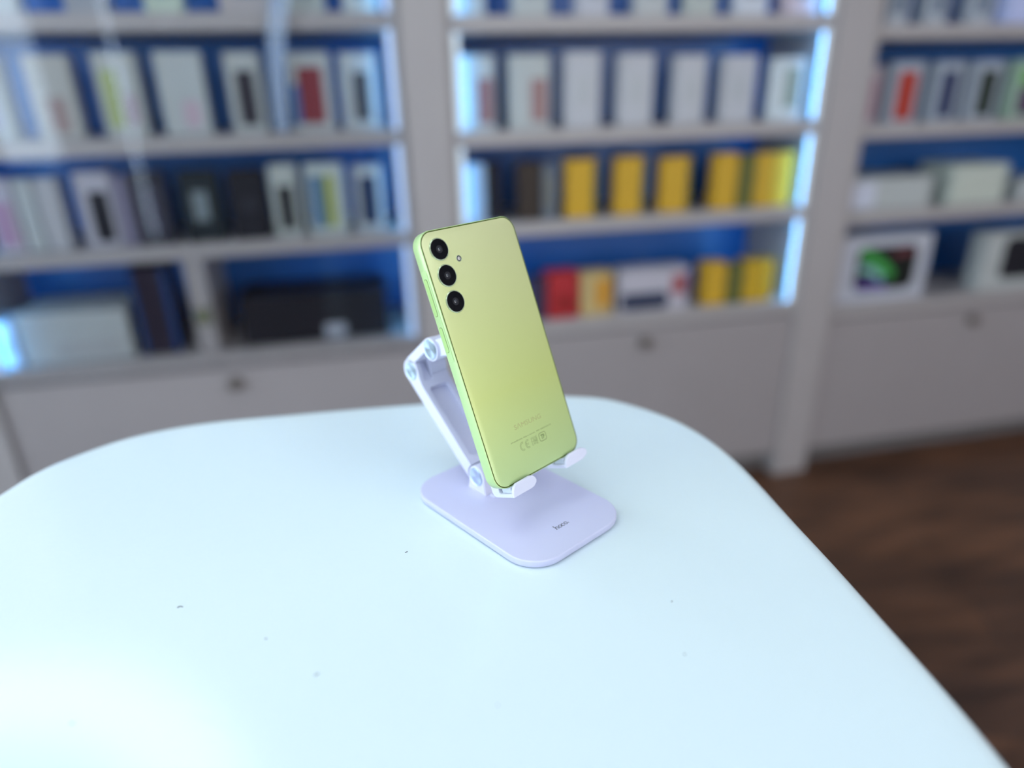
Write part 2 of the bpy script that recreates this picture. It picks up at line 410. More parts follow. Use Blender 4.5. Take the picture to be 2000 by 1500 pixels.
# ------------------------------------------------------------------ goods on the shelves
W = (0.45, 0.47, 0.46); GR = (0.34, 0.35, 0.38); BK = (0.012, 0.011, 0.016); NV = (0.02, 0.035, 0.09)
YL = (0.60, 0.35, 0.03); OL = (0.13, 0.13, 0.035); RD = (0.42, 0.03, 0.035)
def carton(name, unit, row, s0, s1, h, depth, col, label, cat, group, pics=(), tilt=0.0, setback=0.03, lidline=False):
    """retail carton standing on a shelf; pics = (x0,x1,z0,z1,colour,name) in fractions of the front"""
    z = UNITS[unit][2][row]; L = s1-s0-0.002
    e = empty(name, WP(s0+0.001+L/2, setback, z+0.0005), PSI+tilt, label, cat, group)
    body = boxes(((-L/2, 0, 0), (L/2, depth, h)))
    obj('carton', body, cm(col), e, bevel=0.0015)
    for x0, x1, z0, z1, c, nm in pics:
        r = min(x1-x0, 1)*L*0.12
        bm = bmesh.new(); pts = rrect(-L/2+x0*L, z0*h, -L/2+x1*L, z1*h, r, 4)
        prism(bm, pts, lambda p: (p[0], -0.0012, p[1]), lambda p: (p[0], 0.0, p[1]))
        obj(nm, bm, cm(c, 0.3), e)
    if lidline:
        obj('lid', boxes(((-L/2-.001, -.001, h*0.62), (L/2+.001, depth+.001, h+.001))), cm(col), e, bevel=0.0015)
    return e
PB = 'phone_box'
G = {('L',0):'phone boxes on the top left shelf',('L',1):'phone boxes on the second left shelf',('L',2):'phone boxes on the third left shelf',
     ('M',0):'phone boxes on the top middle shelf',('M',1):'white phone boxes on the second middle shelf',('M',2):'phone boxes on the third middle shelf',
     ('M',3):'boxes on the bottom middle shelf',('R',0):'boxes on the top right shelf',('R',1):'phone boxes on the second right shelf'}
def ph(u, r, s0, s1, h, col, label, pics=(), depth=0.045, tilt=0.0, setback=0.03):
    carton(PB, u, r, s0, s1, h, depth, col, label, 'phone box', G[(u, r)], pics, tilt, setback)
def P(x0, x1, z0, z1, c, nm='printed_picture'): return (x0, x1, z0, z1, c, nm)
# left unit, top shelf (only the foot of each box is in view)
o6 = ['leftmost', 'second', 'third', 'fourth', 'fifth', 'last']
for (a, b, c), nth in zip([(-1.145,-1.03,W),(-0.941,-0.856,GR),(-0.784,-0.705,(0.50,0.58,0.48)),(-0.631,-0.516,(0.45, 0.41, 0.41)),(-0.505,-0.404,(0.41, 0.44, 0.41)),(-0.367,-0.289,(0.48, 0.49, 0.45))], o6):
    ph('L', 0, a, b, 0.165, c, 'pale phone box at the top photo edge, left unit, %s from left' % nth, [P(.25,.75,.2,.85,(0.25,0.28,0.33))])
# left unit, second shelf
ph('L',1,-1.205,-1.10,0.175,W,'pale phone box at the far left end of the second left shelf',[P(.2,.8,.15,.8,(0.35,0.36,0.5))])
ph('L',1,-1.051,-0.963,0.172,(0.45, 0.45, 0.43),'pale grey phone box with faint brown flower print, left part of second shelf',[P(.3,.75,.08,.5,(0.36,0.27,0.26))],tilt=.08)
ph('L',1,-0.916,-0.828,0.175,W,'pale phone box with yellow-green stripe down its left side',[P(.12,.5,.12,.8,(0.38, 0.44, 0.20)),P(.6,.85,.15,.5,(0.40,0.30,0.36))])
ph('L',1,-0.789,-0.69,0.175,(0.46, 0.49, 0.49),'pale grey-green phone box with small pink flower',[P(.45,.8,.1,.42,(0.52,0.40,0.46))],tilt=.06)
ph('L',1,-0.643,-0.566,0.172,(0.45, 0.47, 0.46),'pale phone box with black phone picture beside the curved pale strip',[P(.25,.8,.1,.78,(0.04,0.035,0.045))])
ph('L',1,-0.507,-0.410,0.170,W,'white phone box with red and dark maroon picture',[P(.2,.8,.1,.82,(0.24,0.045,0.055)),P(.05,.22,.1,.6,(0.04,0.16,0.42))])
ph('L',1,-0.390,-0.303,0.168,W,'white phone box with dark grey phone picture, right end of second left shelf',[P(.32,.75,.12,.75,(0.07,0.075,0.085))])
# left unit, third shelf
ph('L',2,-1.203,-1.145,0.165,(0.46,0.42,0.46),'white phone box with pink panel, left end of third left shelf',[P(.1,.8,.1,.7,(0.40, 0.24, 0.34))])
ph('L',2,-1.141,-1.103,0.163,W,'narrow white phone box right of the pink panelled box',)
ph('L',2,-1.099,-1.050,0.162,(0.46, 0.46, 0.48),'grey-white phone box beside the blue gap on third left shelf',[P(.3,.6,.1,.8,(0.45,0.44,0.45))])
ph('L',2,-1.014,-0.937,0.172,(0.45,0.43,0.48),'grey phone box with tall black picture, third left shelf',[P(.3,.85,.08,.75,BK)])
ph('L',2,-0.934,-0.903,0.160,(0.22,0.2,0.28),'narrow purple-grey phone box between two dark-fronted boxes')
ph('L',2,-0.900,-0.822,0.168,(0.03,0.03,0.045),'dark phone box left of the box with pale spot',[P(.2,.8,.15,.8,(0.055,0.05,0.08))])
ph('L',2,-0.792,-0.703,0.165,(0.012,0.018,0.022),'black phone box with pale grey oval in the middle',[P(.3,.68,.3,.72,(0.22,0.26,0.28),'printed_oval')])
ph('L',2,-0.682,-0.596,0.163,BK,'plain black phone box between the oval-marked box and a white box',[P(.3,.7,.4,.6,(0.03,0.03,0.04))])
ph('L',2,-0.585,-0.520,0.170,(0.45, 0.48, 0.45),'pale phone box with black phone picture right of the plain black box',[P(.25,.8,.1,.72,BK)])
ph('L',2,-0.501,-0.408,0.168,(0.49, 0.54, 0.51),'white phone box with blue and yellow-green stripes',[P(.12,.42,.1,.85,(0.03,0.13,0.28)),P(.46,.74,.1,.85,(0.33,0.36,0.06))])
ph('L',2,-0.386,-0.313,0.160,W,'white phone box with dark navy picture, right end of third left shelf',[P(.2,.78,.12,.85,(0.02,0.035,0.08))])
# left unit, bottom shelf
e = carton('white_carton','L',3,-1.223,-0.974,0.128,0.16,W,'wide white carton with lid on the bottom left shelf','carton',None,[P(.30,.92,.12,.40,(0.41, 0.41, 0.41),'printed_label')],lidline=True)
carton('white_packet','L',3,-1.275,-1.232,0.115,0.10,(0.57, 0.59, 0.66),'slim white packet left of the wide white carton','packet',None,[P(.2,.8,.3,.6,(0.41, 0.43, 0.46),'printed_label')])
carton('black_box','L',3,-0.950,-0.862,0.225,0.10,(0.018,0.012,0.025),'tall black box right of the wide white carton','box',None,[P(0,.12,.02,.98,(0.01,0.05,0.18),'blue_edge'),P(.85,1,.02,.98,(0.01,0.05,0.18),'blue_edge')])
carton('printer_box','L',3,-0.706,-0.331,0.125,0.17,(0.014,0.014,0.020),'long low black box on the bottom left shelf beside the phone','box',None,[P(.55,.70,.06,.34,(0.42,0.44,0.50),'pale_sticker')])
z0, z1 = ZL[3]+.0005, ZL[2]-0.0365
e = empty('shelf_divider', WP(-0.79, 0.015, z0), PSI, 'white upright divider on the bottom left shelf beside the long black box', 'shelf divider')
obj('divider_panel', boxes(((-0.024, 0, 0), (0.024, 0.24, z1-z0-.0005))), M['laminate'], e, bevel=.001)
obj('olive_sticker', boxes(((-0.018, -0.0012, 0.075), (0.018, 0, 0.115))), cm((0.16,0.17,0.09)), e)
# middle unit
for (a, b, c), nth in zip([(-0.112,-0.036,W),(0.03,0.121,W),(0.189,0.27,(0.49, 0.49, 0.54)),(0.34,0.424,(0.48, 0.49, 0.49)),(0.472,0.555,(0.45, 0.48, 0.45)),(0.609,0.698,(0.59, 0.61, 0.66)),(0.748,0.843,(0.59, 0.48, 0.51))], o6[:5]+['sixth', 'pinkish last']):
    ph('M', 0, a, b, 0.165, c, 'phone box at the top photo edge, middle unit, %s from left' % nth, [P(.25,.75,.25,.9,(0.3,0.32,0.36))])
ph('M',1,-0.112,-0.018,0.172,W,'white phone box with reddish brown picture, left end of second middle shelf',[P(.52,.92,.1,.7,(0.26,0.13,0.14))])
ph('M',1,0.018,0.122,0.172,W,'white phone box with brownish phone picture, second on the second middle shelf',[P(.52,.92,.1,.68,(0.30,0.17,0.17))])
for a, b, h, nth in ((0.162,0.254,0.176,'leftmost'),(0.306,0.398,0.170,'second'),(0.459,0.545,0.165,'third'),(0.594,0.688,0.163,'rightmost')):
    ph('M',1,a,b,h,(0.49, 0.49, 0.52),'plain white phone box, %s of the four plain ones on second middle shelf' % nth,[P(.25,.75,.3,.7,(0.45, 0.46, 0.48),'embossed_mark')])
ph('M',1,0.735,0.830,0.155,(0.57, 0.61, 0.62),'white phone box with small grey-green picture, right end of second middle shelf',[P(.42,.85,.2,.85,(0.22,0.28,0.24))],tilt=-.12)
ph('M',2,-0.106,-0.050,0.150,(0.34,0.38,0.42),'pale grey phone box at the left end of the yellow box shelf')
ph('M',2,-0.046,-0.010,0.152,BK,'narrow black phone box touching the pale grey one')
ph('M',2,0.036,0.098,0.148,(0.045,0.032,0.025),'dark brown phone box left of the yellow boxes')
ph('M',2,0.101,0.141,0.142,(0.13,0.15,0.18),'slate grey phone box touching the dark brown one',[P(.2,.8,.2,.8,(0.17,0.17,0.15))])
for a, b, h, nth in ((0.168,0.252,0.150,'leftmost'),(0.308,0.388,0.150,'second'),(0.439,0.524,0.145,'third')):
    ph('M',2,a,b,h,YL,'%s of the three separate yellow phone boxes on the third middle shelf' % nth,[P(.86,.99,.03,.97,OL,'dark_stripe')])
ph('M',2,0.596,0.664,0.148,YL,'yellow phone box left of the olive box on the third middle shelf')
ph('M',2,0.667,0.718,0.142,OL,'olive phone box between yellow boxes on the third middle shelf')
ph('M',2,0.721,0.774,0.145,YL,'yellow phone box just right of the olive box, third middle shelf')
ph('M',2,0.777,0.836,0.145,(0.66,0.48,0.05),'yellow phone box at the right end of the third middle shelf')
def bx(s0, s1, h, col, label, pics=(), nm='gadget_box', depth=.06): carton(nm,'M',3,s0,s1,h,depth,col,label,'box',G[('M',3)],pics)
bx(0.070,0.112,0.12,(0.05,0.035,0.07),'dark purple box beside the red box, right of the phone')
bx(0.116,0.206,0.132,RD,'red box on the bottom middle shelf right of the phone',[P(.3,.8,.15,.5,(0.26,0.02,0.02))])
bx(0.212,0.308,0.125,(0.52,0.38,0.17),'tan box with orange patch beside the red box',[P(.5,.9,.2,.85,(0.58,0.26,0.02))])
carton('earphone_pack','M',3,0.328,0.541,0.122,0.07,(0.48,0.45,0.50),'wide pinkish grey pack with dark lower band and red spot','pack',G[('M',3)],
       [P(.02,.72,.05,.45,(0.03,0.04,0.08),'dark_band'),P(.76,.97,.35,.85,(0.35,0.10,0.11),'red_spot')])
bx(0.595,0.662,0.125,YL,'yellow box on the bottom middle shelf left of the olive box',nm=PB)
bx(0.665,0.720,0.115,OL,'olive box between yellow and amber boxes, bottom middle shelf',nm=PB)
bx(0.723,0.818,0.122,(0.56,0.33,0.02),'amber box at the right end of the bottom middle shelf',[P(.55,.7,.05,.95,(0.42,0.25,.02))],nm=PB)
# right unit
for (a, b), nth in zip([(1.051,1.119),(1.173,1.239),(1.312,1.385)], ['leftmost', 'second', 'third']):
    ph('R',0,a,b,0.165,(0.44,0.47,0.52),'grey phone box at the top photo edge, right unit, %s from left' % nth,[P(.2,.8,.15,.7,(0.16,0.20,0.26))])
carton('lilac_carton','R',0,1.405,1.60,0.20,0.10,(0.50, 0.55, 0.82),'large lilac-white carton at the top right corner of the photo','carton',None,[P(.1,.9,.5,.9,(0.41, 0.44, 0.70),'printed_panel')],setback=-0.0)
F = (0.36, 0.40, 0.46)
ph('R',1,1.022,1.075,0.150,(0.42,0.36,0.40),'slim pinkish phone box left of the red picture box',[P(.2,.8,.1,.8,(0.36,0.22,0.26))])
ph('R',1,1.105,1.205,0.160,F,'grey phone box with bright red picture, right unit',[P(.2,.82,.06,.85,(0.40,0.045,0.03))])
ph('R',1,1.245,1.338,0.158,F,'grey phone box with dark navy picture right of the red picture box',[P(.22,.8,.08,.85,(0.03,0.04,0.10))])
ph('R',1,1.370,1.470,0.158,F,'grey phone box with near-black green picture',[P(.25,.82,.08,.85,(0.018,0.028,0.018))])
ph('R',1,1.505,1.612,0.160,(0.30,0.42,0.33),'phone box with green and purple picture at the right edge',[P(.3,.9,.08,.55,(0.09,0.05,0.10)),P(.25,.9,.58,.85,(0.14,0.36,0.08))])
carton('white_carton','R',2,1.033,1.310,0.092,0.15,W,'long low white carton on the third right shelf','carton',None,[P(.02,.3,.08,.9,(0.59, 0.61, 0.71),'printed_label')])
carton('white_carton','R',2,1.375,1.572,0.116,0.14,(0.50,0.54,0.48),'greenish white carton right of the long low white carton','carton',None,[P(.1,.9,.1,.8,(0.52,0.55,0.48),'printed_label')])
carton('white_carton','R',2,1.630,1.80,0.062,0.14,W,'flat white carton at the right edge of the third right shelf','carton',None,[P(.1,.5,.2,.7,(0.49, 0.49, 0.51),'printed_label')])
e = carton('tablet_box','R',3,1.030,1.355,0.205,0.06,(0.49, 0.50, 0.56),'white tablet box with green and purple picture on black','tablet box','tablet boxes on the bottom right shelf',
       [P(.20,.86,.16,.84,(0.012,0.014,0.012),'screen_picture')])
# colour swirl printed on the tablet box
L_ = 1.355-1.030-.002
def swirl(parent, nm, col, x0, y0, x1, y1, h, wd):
    bm = bmesh.new(); pts = [(x0+(x1-x0)*i/12, y0+(y1-y0)*i/12 + h*math.sin(PI*i/12)) for i in range(13)]
    ribbon(bm, pts, wd, 0, 0.0006)
    for v in bm.verts: v.co = Vector((v.co.x, -0.0014-v.co.z, v.co.y))
    obj(nm, bm, cm(col, .3), parent)
swirl(e, 'green_swirl', (0.06,0.34,0.07), -0.085, 0.155, 0.035, 0.075, 0.012, 0.030)
swirl(e, 'pale_swirl', (0.25,0.50,0.45), -0.085, 0.105, 0.0, 0.070, 0.010, 0.022)
swirl(e, 'purple_swirl', (0.13,0.07,0.34), -0.085, 0.050, 0.02, 0.042, 0.004, 0.020)
swirl(e, 'maroon_swirl', (0.16,0.04,0.05), 0.03, 0.145, 0.10, 0.150, 0.003, 0.020)
carton('tablet_box','R',3,1.56,1.86,0.185,0.06,W,'white tablet box with black picture at the right edge','tablet box','tablet boxes on the bottom right shelf',[P(.24,.95,.18,.92,BK,'screen_picture')])

# added strip standing in for a curved pale streak before the left shelves
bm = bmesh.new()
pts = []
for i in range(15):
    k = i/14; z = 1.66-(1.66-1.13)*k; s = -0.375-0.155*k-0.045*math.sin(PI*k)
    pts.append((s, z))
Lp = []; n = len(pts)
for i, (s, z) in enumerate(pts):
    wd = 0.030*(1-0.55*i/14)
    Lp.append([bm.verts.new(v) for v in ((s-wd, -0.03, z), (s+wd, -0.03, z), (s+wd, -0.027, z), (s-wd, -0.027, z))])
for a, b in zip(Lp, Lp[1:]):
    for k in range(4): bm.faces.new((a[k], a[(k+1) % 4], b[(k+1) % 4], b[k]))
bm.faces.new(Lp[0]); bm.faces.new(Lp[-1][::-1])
o = obj('streak_strip', bm, M['streak_film'], None, smooth=True); o.location = W0; o.rotation_euler = (0, 0, PSI)
tag(o, 'pale translucent curved strip standing in for a pale streak over the left shelves near the pillar', 'strip')

# ------------------------------------------------------------------ table
OUT = [(-.378,.438),(-.372,.463),(-.358,.487),(-.326,.521),(-.275,.545),(-.211,.557),(-.14,.568),(-.094,.574),(-.024,.583),(.03,.5865),(.062,.584),(.088,.577),(.114,.559),(.144,.528),(.162,.493),(.172,.462),(.179,.427),(.186,.378),(.193,.333),(.198,.293),(.202,.261),(.205,.234),(.207,.205),
       (.208,.15),(.206,.05),(.198,-.05),(.178,-.13),(.135,-.185),(.06,-.21),(-.05,-.22),(-.16,-.22),(-.26,-.205),(-.33,-.16),(-.365,-.09),(-.382,.02),(-.392,.14),(-.395,.26),(-.390,.36)]
def smooth_closed(P, k=6):
    n = len(P); Q = []
    for i in range(n):
        p0, p1, p2, p3 = (Vector(P[(i+j-1) % n]) for j in range(4))
        for q in range(k):
            t = q/k
            Q.append(0.5*((2*p1)+(-p0+p2)*t+(2*p0-5*p1+4*p2-p3)*t*t+(-p0+3*p1-3*p2+p3)*t**3))
    for _ in range(3):
        Q = [(Q[i-1]+Q[i]*2+Q[(i+1) % len(Q)])/4 for i in range(len(Q))]
    return Q
OC = smooth_closed(OUT)
def offset(Q, d):
    n = len(Q); r = []
    for i in range(n):
        t = (Q[(i+1) % n]-Q[i-1]).normalized(); r.append(Q[i] + Vector((-t.y, t.x))*d)
    return r
ar = sum(OC[i].x*OC[(i+1) % len(OC)].y-OC[(i+1) % len(OC)].x*OC[i].y for i in range(len(OC)))
sg = -1 if ar > 0 else 1                      # outward sign
e = empty('display_table', (-.09, .18, 0), 0, 'glossy white display table with rounded corners under the phone stand', 'table')
bm = bmesh.new(); rows = []
RT = 0.014
prof = [(-0.030, 0.0)] + [(-RT+RT*math.sin(a*PI/2/8), -RT+RT*math.cos(a*PI/2/8)) for a in range(9)] + [(-0.001, -0.026), (-0.006, -0.036), (-0.016, -0.040)]
for d, z in prof:
    rows.append([bm.verts.new((p.x+.09, p.y-.18, TZ+z)) for p in offset(OC, sg*d)])
for a, b in zip(rows, rows[1:]):
    for i in range(len(a)): bm.faces.new((a[i], a[(i+1) % len(a)], b[(i+1) % len(a)], b[i]))
bm.faces.new(rows[0]); bm.faces.new(rows[-1][::-1])
obj('table_top', bm, M['table'], e, smooth=True)
bm = bmesh.new(); rows = []
for sc, z in ((0.62, TZ-0.0405), (0.55, 0.6), (0.50, 0.3), (0.56, 0.03), (0.58, 0.0)):
    rows.append([bm.verts.new(((p.x+.09)*sc, (p.y-.18)*sc, z)) for p in OC[::3]])
for a, b in zip(rows, rows[1:]):
    for i in range(len(a)): bm.faces.new((a[i], a[(i+1) % len(a)], b[(i+1) % len(a)], b[i]))
bm.faces.new(rows[0]); bm.faces.new(rows[-1][::-1])
obj('pedestal', bm, M['table'], e, smooth=True)
# specks and hairs on the table
def speck(x, y, pts, label, wd=0.0003):
    bm = bmesh.new(); ribbon(bm, pts, wd, 0, 0.0003)
    o = obj('lint_speck', bm, M['hair']); o.location = (x, y, TZ+0.00005)
    tag(o, label, 'speck', 'dark specks of lint on the white table')
SPECKS = [('curled', -0.1873, 0.3033, [(-.0016,-.0003),(-.0008,.0005),(.0003,.0006),(.0014,.0001)], 'curled dark hair on the table left of the stand, the largest speck'),
          ('dash', -0.2037, 0.2276, [(-.0007,-.0002),(0,.0002),(.0008,.0002)], 'tiny dark dash near the left edge of the table'),
          ('pair', -0.1315, 0.2775, [(-.0005,0),(.0005,.0003)], 'tiny dark speck left of the stand base in mid table'),
          ('dash2', -0.0985, 0.2530, [(-.0012,-.0008),(.0006,.0006)], 'short slanting fibre below and left of the base'),
          ('dot', 0.0850, 0.2985, [(-.0004,0),(.0004,.0001)], 'small dark dot on the table right of the stand front'),
          ('dot2', 0.0829, 0.2603, [(-.0003,.0004),(.0003,-.0003)], 'dark dot on the right of the table, nearest to the viewer'),
          ('dash3', -0.0675, 0.3480, [(-.0007,-.0004),(.0007,.0005)], 'small fibre close to the left front side of the base'),
          ('dot3', -0.0101, 0.2322, [(-.0003,0),(.0003,0)], 'pin-sized dark speck in front of the stand base')]
for n_, x, y, pts, lb in SPECKS: speck(x, y, pts, lb)

# ------------------------------------------------------------------ phone stand (built in millimetres: u right, v back, z up)
mm = 0.001
YAW = 0.7332
st = empty('phone_stand', (0.0101897, 0.3199238, TZ), YAW, 'white folding phone stand with rounded base, holding the green phone', 'phone stand')
def T(p): return Vector(p)*mm
# base plate
bm = bmesh.new(); bw, bd = 87.7, 127.0
rings = []
for ins, z, in ((1.2, 0.7), (0.5, 0.9), (0.0, 1.6), (0.0, 4.9), (0.65, 5.5), (1.6, 5.5)):
    rings.append([bm.verts.new(T((*p, z))) for p in rrect(ins, ins, bw-ins, bd-ins, 22-ins, 14)])
for a, b in zip(rings, rings[1:]):
    for i in range(len(a)): bm.faces.new((a[i], a[(i+1) % len(a)], b[(i+1) % len(a)], b[i]))
bm.faces.new(rings[0][::-1]); bm.faces.new(rings[-1])
obj('base_plate', bm, M['stand'], st, smooth=True)
for x, y in ((16, 16), (71, 16), (16, 111), (71, 111)):
    bm = bmesh.new(); cyl_axis(bm, (x*mm, y*mm), 7*mm, 0.0, 0.72*mm, 'z', 24); obj('rubber_foot', bm, M['rubber'], st)
U0, U1 = 31.5, 56.5
HG = (89.0, 17.0); EL = (158.3, 75.4); HH = (132.5, 98.6)
# hinge post: foot + rounded top
pts = [(79.5, 5.3), (80.3, 8.5)] + [(HG[0]+8.0*math.cos(math.radians(a)), HG[1]+8.0*math.sin(math.radians(a))) for a in range(190, -16, -10)] + [(97.4, 9.0), (98.4, 5.3)]
bm = bmesh.new(); prism(bm, pts, lambda p: T((U0, *p)), lambda p: T((U1, *p)))
obj('hinge_post', bm, M['stand_arm'], st, bevel=0.0006)
bm = boxes((T((U0+3.2, 74.5, 5.4)), T((U1-1, 79.6, 6.4)))); obj('cable_lip', bm, M['stand_arm'], st, bevel=.0003)
def disc(name, c, r, u=U0):
    bm = bmesh.new()
    lathe(bm, [(0, -0.05), (r-0.8, -0.45), (r-0.7, -0.25), (r-0.25, -0.5), (r, -0.2), (r, 0.2), (0, 0.2)], n=48)
    for v in bm.verts: v.co = Vector((v.co.z, v.co.x, v.co.y))*mm     # axis along u, pointing -u
    o = obj(name, bm, M['disc'], st, smooth=True)
    o.location = T((u-0.02, c[0], c[1])); o['label'] = 'silver spun metal hinge cap'
    return o
disc('hinge_cap', HG, 6.6)
# lower arm
ax = Vector((EL[0]-HG[0], EL[1]-HG[1])); LA = ax.length; ax.normalize(); an = Vector((-ax.y, ax.x))
def AP(u, s, n_): p = Vector(HG)+ax*s+an*n_; return T((u, p.x, p.y))
pts = [(4, -8.0), (LA+1, -8.6)] + [(LA+9.0*math.cos(math.radians(a)), 9.0*math.sin(math.radians(a))) for a in range(-78, 100, 8)] + [(LA-5.5, 7.0), (LA-9, 4.2), (LA-14, 2.4), (LA-20, 2.0), (4, 2.0)]
bm = bmesh.new(); prism(bm, pts, lambda p: AP(U0, *p), lambda p: AP(U1, *p))
arm = obj('lower_arm', bm, M['stand_arm'], st)
bm = bmesh.new(); cyl_axis(bm, (HG[0]*mm, HG[1]*mm), 8.7*mm, (U0-2)*mm, (U1+2)*mm, 'x', 48); boolean(arm, bm)
bm = bmesh.new()                                         # recess
prism(bm, rrect(14.5, U0+4.2, LA-17.5, U1-4.2, 2.5, 5), lambda p: AP(p[1], p[0], -2.2), lambda p: AP(p[1], p[0], 6)); boolean(arm, bm)
UC = 42.0
bm = bmesh.new(); cyl_axis(bm, (EL[0]*mm, EL[1]*mm), 9.9*mm, UC*mm, (U1+2)*mm, 'x', 48); boolean(arm, bm)
bm = bmesh.new()                                         # hollow the cheek towards the link
prism(bm, [(LA-12, 2.0), (LA-3, 3.2), (LA+4, 5), (LA+8, 12), (LA-12, 12)], lambda p: AP(U0+3.5, *p), lambda p: AP(UC+.1, *p)); boolean(arm, bm)
finish(arm, 0.0004)
disc('hinge_cap', EL, 6.8)
# upper link
lx = Vector((HH[0]-EL[0], HH[1]-EL[1])); LL = lx.length; lx.normalize(); ln = Vector((-lx.y, lx.x))
if ln.x*0.669+ln.y*0.743 < 0: ln = -ln
def LP(u, s, n_): p = Vector(EL)+lx*s+ln*n_; return T((u, p.x, p.y))
bm = bmesh.new()
prism(bm, [(2.5, 9.3), (3.2, 3.4), (7, 2.6), (LL-6, 2.0), (LL, 2.0), (LL, 8.2), (5, 9.3)], lambda p: LP(U0, *p), lambda p: LP(U1, *p))
link = obj('upper_link', bm, M['stand_arm'], st)
def add(c, r, a, b):
    bm = bmesh.new(); cyl_axis(bm, (c[0]*mm, c[1]*mm), r*mm, a*mm, b*mm, 'x', 48); boolean(link, bm, 'UNION')
add(HH, 8.2, U0+.02, U0+4.5); add(HH, 8.2, U1-4.5, U1-.02); add(EL, 9.4, UC+.4, U1-.03)
bm = bmesh.new(); cyl_axis(bm, (HH[0]*mm, HH[1]*mm), 8.35*mm, (U0+4.5)*mm, (U1-4.5)*mm, 'x', 48); boolean(link, bm)
finish(link, 0.0004)
disc('hinge_cap', HH, 7.2)
# holder in phone coordinates (x along the phone, a up, b towards the viewer), then moved into the stand's frame
c0 = Vector((-10.028265, 355.717697, 35.614261+950))*mm
PA = Vector((0.714811, 0.699304, 0.004293)); PU = Vector((-0.268862, 0.269146, 0.92481)); PN = PA.cross(PU).normalized()
PM = Matrix((PA, PU, PN)).transposed().to_4x4(); PM.translation = c0
STM = Matrix.Translation(st.location) @ Matrix.Rotation(YAW, 4, 'Z')
TOST = STM.inverted() @ PM
def pobj(name, bm, material, bevel=0.0, smooth=False):
    bmesh.ops.transform(bm, matrix=TOST, verts=bm.verts)
    return obj(name, bm, material, st, smooth=smooth, bevel=bevel)
# neck
bm = bmesh.new(); cyl_axis(bm, (HH[0]*mm, HH[1]*mm), 8.0*mm, (U0+4.8)*mm, (U1-4.8)*mm, 'x', 48)
tmp = TOST
for v in bm.verts: v.co = tmp.inverted() @ v.co
pts = [(-56, 86.5), (-50, 86.5), (-16, 80), (-13.1, 72), (-13.1, 106), (-18, 101), (-52, 98.5), (-58, 98.5)]
prism(bm, pts, lambda p: Vector((28.5, p[1], p[0]))*mm, lambda p: Vector((50.0, p[1], p[0]))*mm)
pobj('holder_neck', bm, M['stand_arm'], bevel=.0005)
# plate behind the phone
bm = bmesh.new()
prism(bm, [(8.5, 16.1), (70, 16.1), (70, 55), (66, 60), (56, 70), (54, 108), (50, 112), (28, 112), (24, 108), (22, 70), (12, 60), (8.5, 55)],
      lambda p: Vector((p[0], p[1], -13.0))*mm, lambda p: Vector((p[0], p[1], -8.9))*mm)
pobj('back_plate', bm, M['stand_arm'], bevel=.0005)
for k, (x0, xa, x1, xe, xl) in enumerate(((7.8, 10.5, 23.5, 29.5, 24.5), (56.6, 60.0, 72.5, 79.0, 73.0))):
    bm = bmesh.new()
    # ledge with a rounded heel that climbs to the plate
    pr = [(3.0, -6.2), (-13.4, -6.2), (-15.2, -5.0), (-16.0, -2.5), (-16.0, 10), (-14, 16), (-8.95, 16), (-8.95, -2.9), (-8.1, -3.7), (3.0, -3.7)]
    prism(bm, pr, lambda p: Vector((x0, p[1], p[0]))*mm, lambda p: Vector((x1, p[1], p[0]))*mm)
    # lip, leaning outline with rounded free end
    L2 = [(x0-.02, -6.25), (x0+1.0, -2.0), (xa, 0.4), (xa+2.2, 1.55), (xl, 1.75), (xl+2.6, 1.1), (xe-.7, -0.6), (xe, -2.6), (xe-.9, -4.3), (xl+1.5, -5.9), (xl-.8, -6.25)]
    prism(bm, L2, lambda p: Vector((p[0], p[1], 1.7))*mm, lambda p: Vector((p[0], p[1], 3.9))*mm)
    pobj('support_prong', bm, M['stand_arm'], bevel=.0005)
    bm = boxes((Vector((x0+1.6, -3.65, -7.6))*mm, Vector((x1-1.5, -0.03, 0.9))*mm)); pobj('silicone_pad', bm, M['pad'], bevel=.0003)
# logo on the base: slab-serif "hoco."
bm = bmesh.new(); Z0, Z1 = 5.48, 5.56
def rib(pts, wd=0.42): ribbon(bm, pts, wd, Z0, Z1)
lx0, by = 38.8, 19.3; xh = 2.35
rib([(lx0+.35, by), (lx0+.35, by+4.1)], .48); rib([(lx0-.25, by+4.0), (lx0+.4, by+4.0)], .26)
rib([(lx0-.3, by+.12), (lx0+1.0, by+.12)], .26)
rib([(lx0+.4, by+1.5)] + arc(lx0+1.35, by+1.45, .85, .85, 150, 0, 8) + [(lx0+2.2, by)], .44); rib([(lx0+1.6, by+.12), (lx0+2.85, by+.12)], .26)
def ring_letter(cx): rib(arc(cx, by+xh/2, 1.05, xh/2, 0, 360, 24), .42)
def c_letter(cx): rib(arc(cx, by+xh/2, 1.05, xh/2, 48, 312, 20), .42); rib([(cx+.72, by+xh-.25), (cx+.72, by+xh-.95)], .34)
ring_letter(lx0+4.15); c_letter(lx0+6.65); ring_letter(lx0+9.15)
ribbon(bm, arc(lx0+11.0, by+.28, .16, .16, 0, 360, 12), .34, Z0, Z1)
for v in bm.verts: v.co *= mm
lg = obj('printed_logo', bm, M['ink'], st); lg['label'] = 'small black printed lettering'

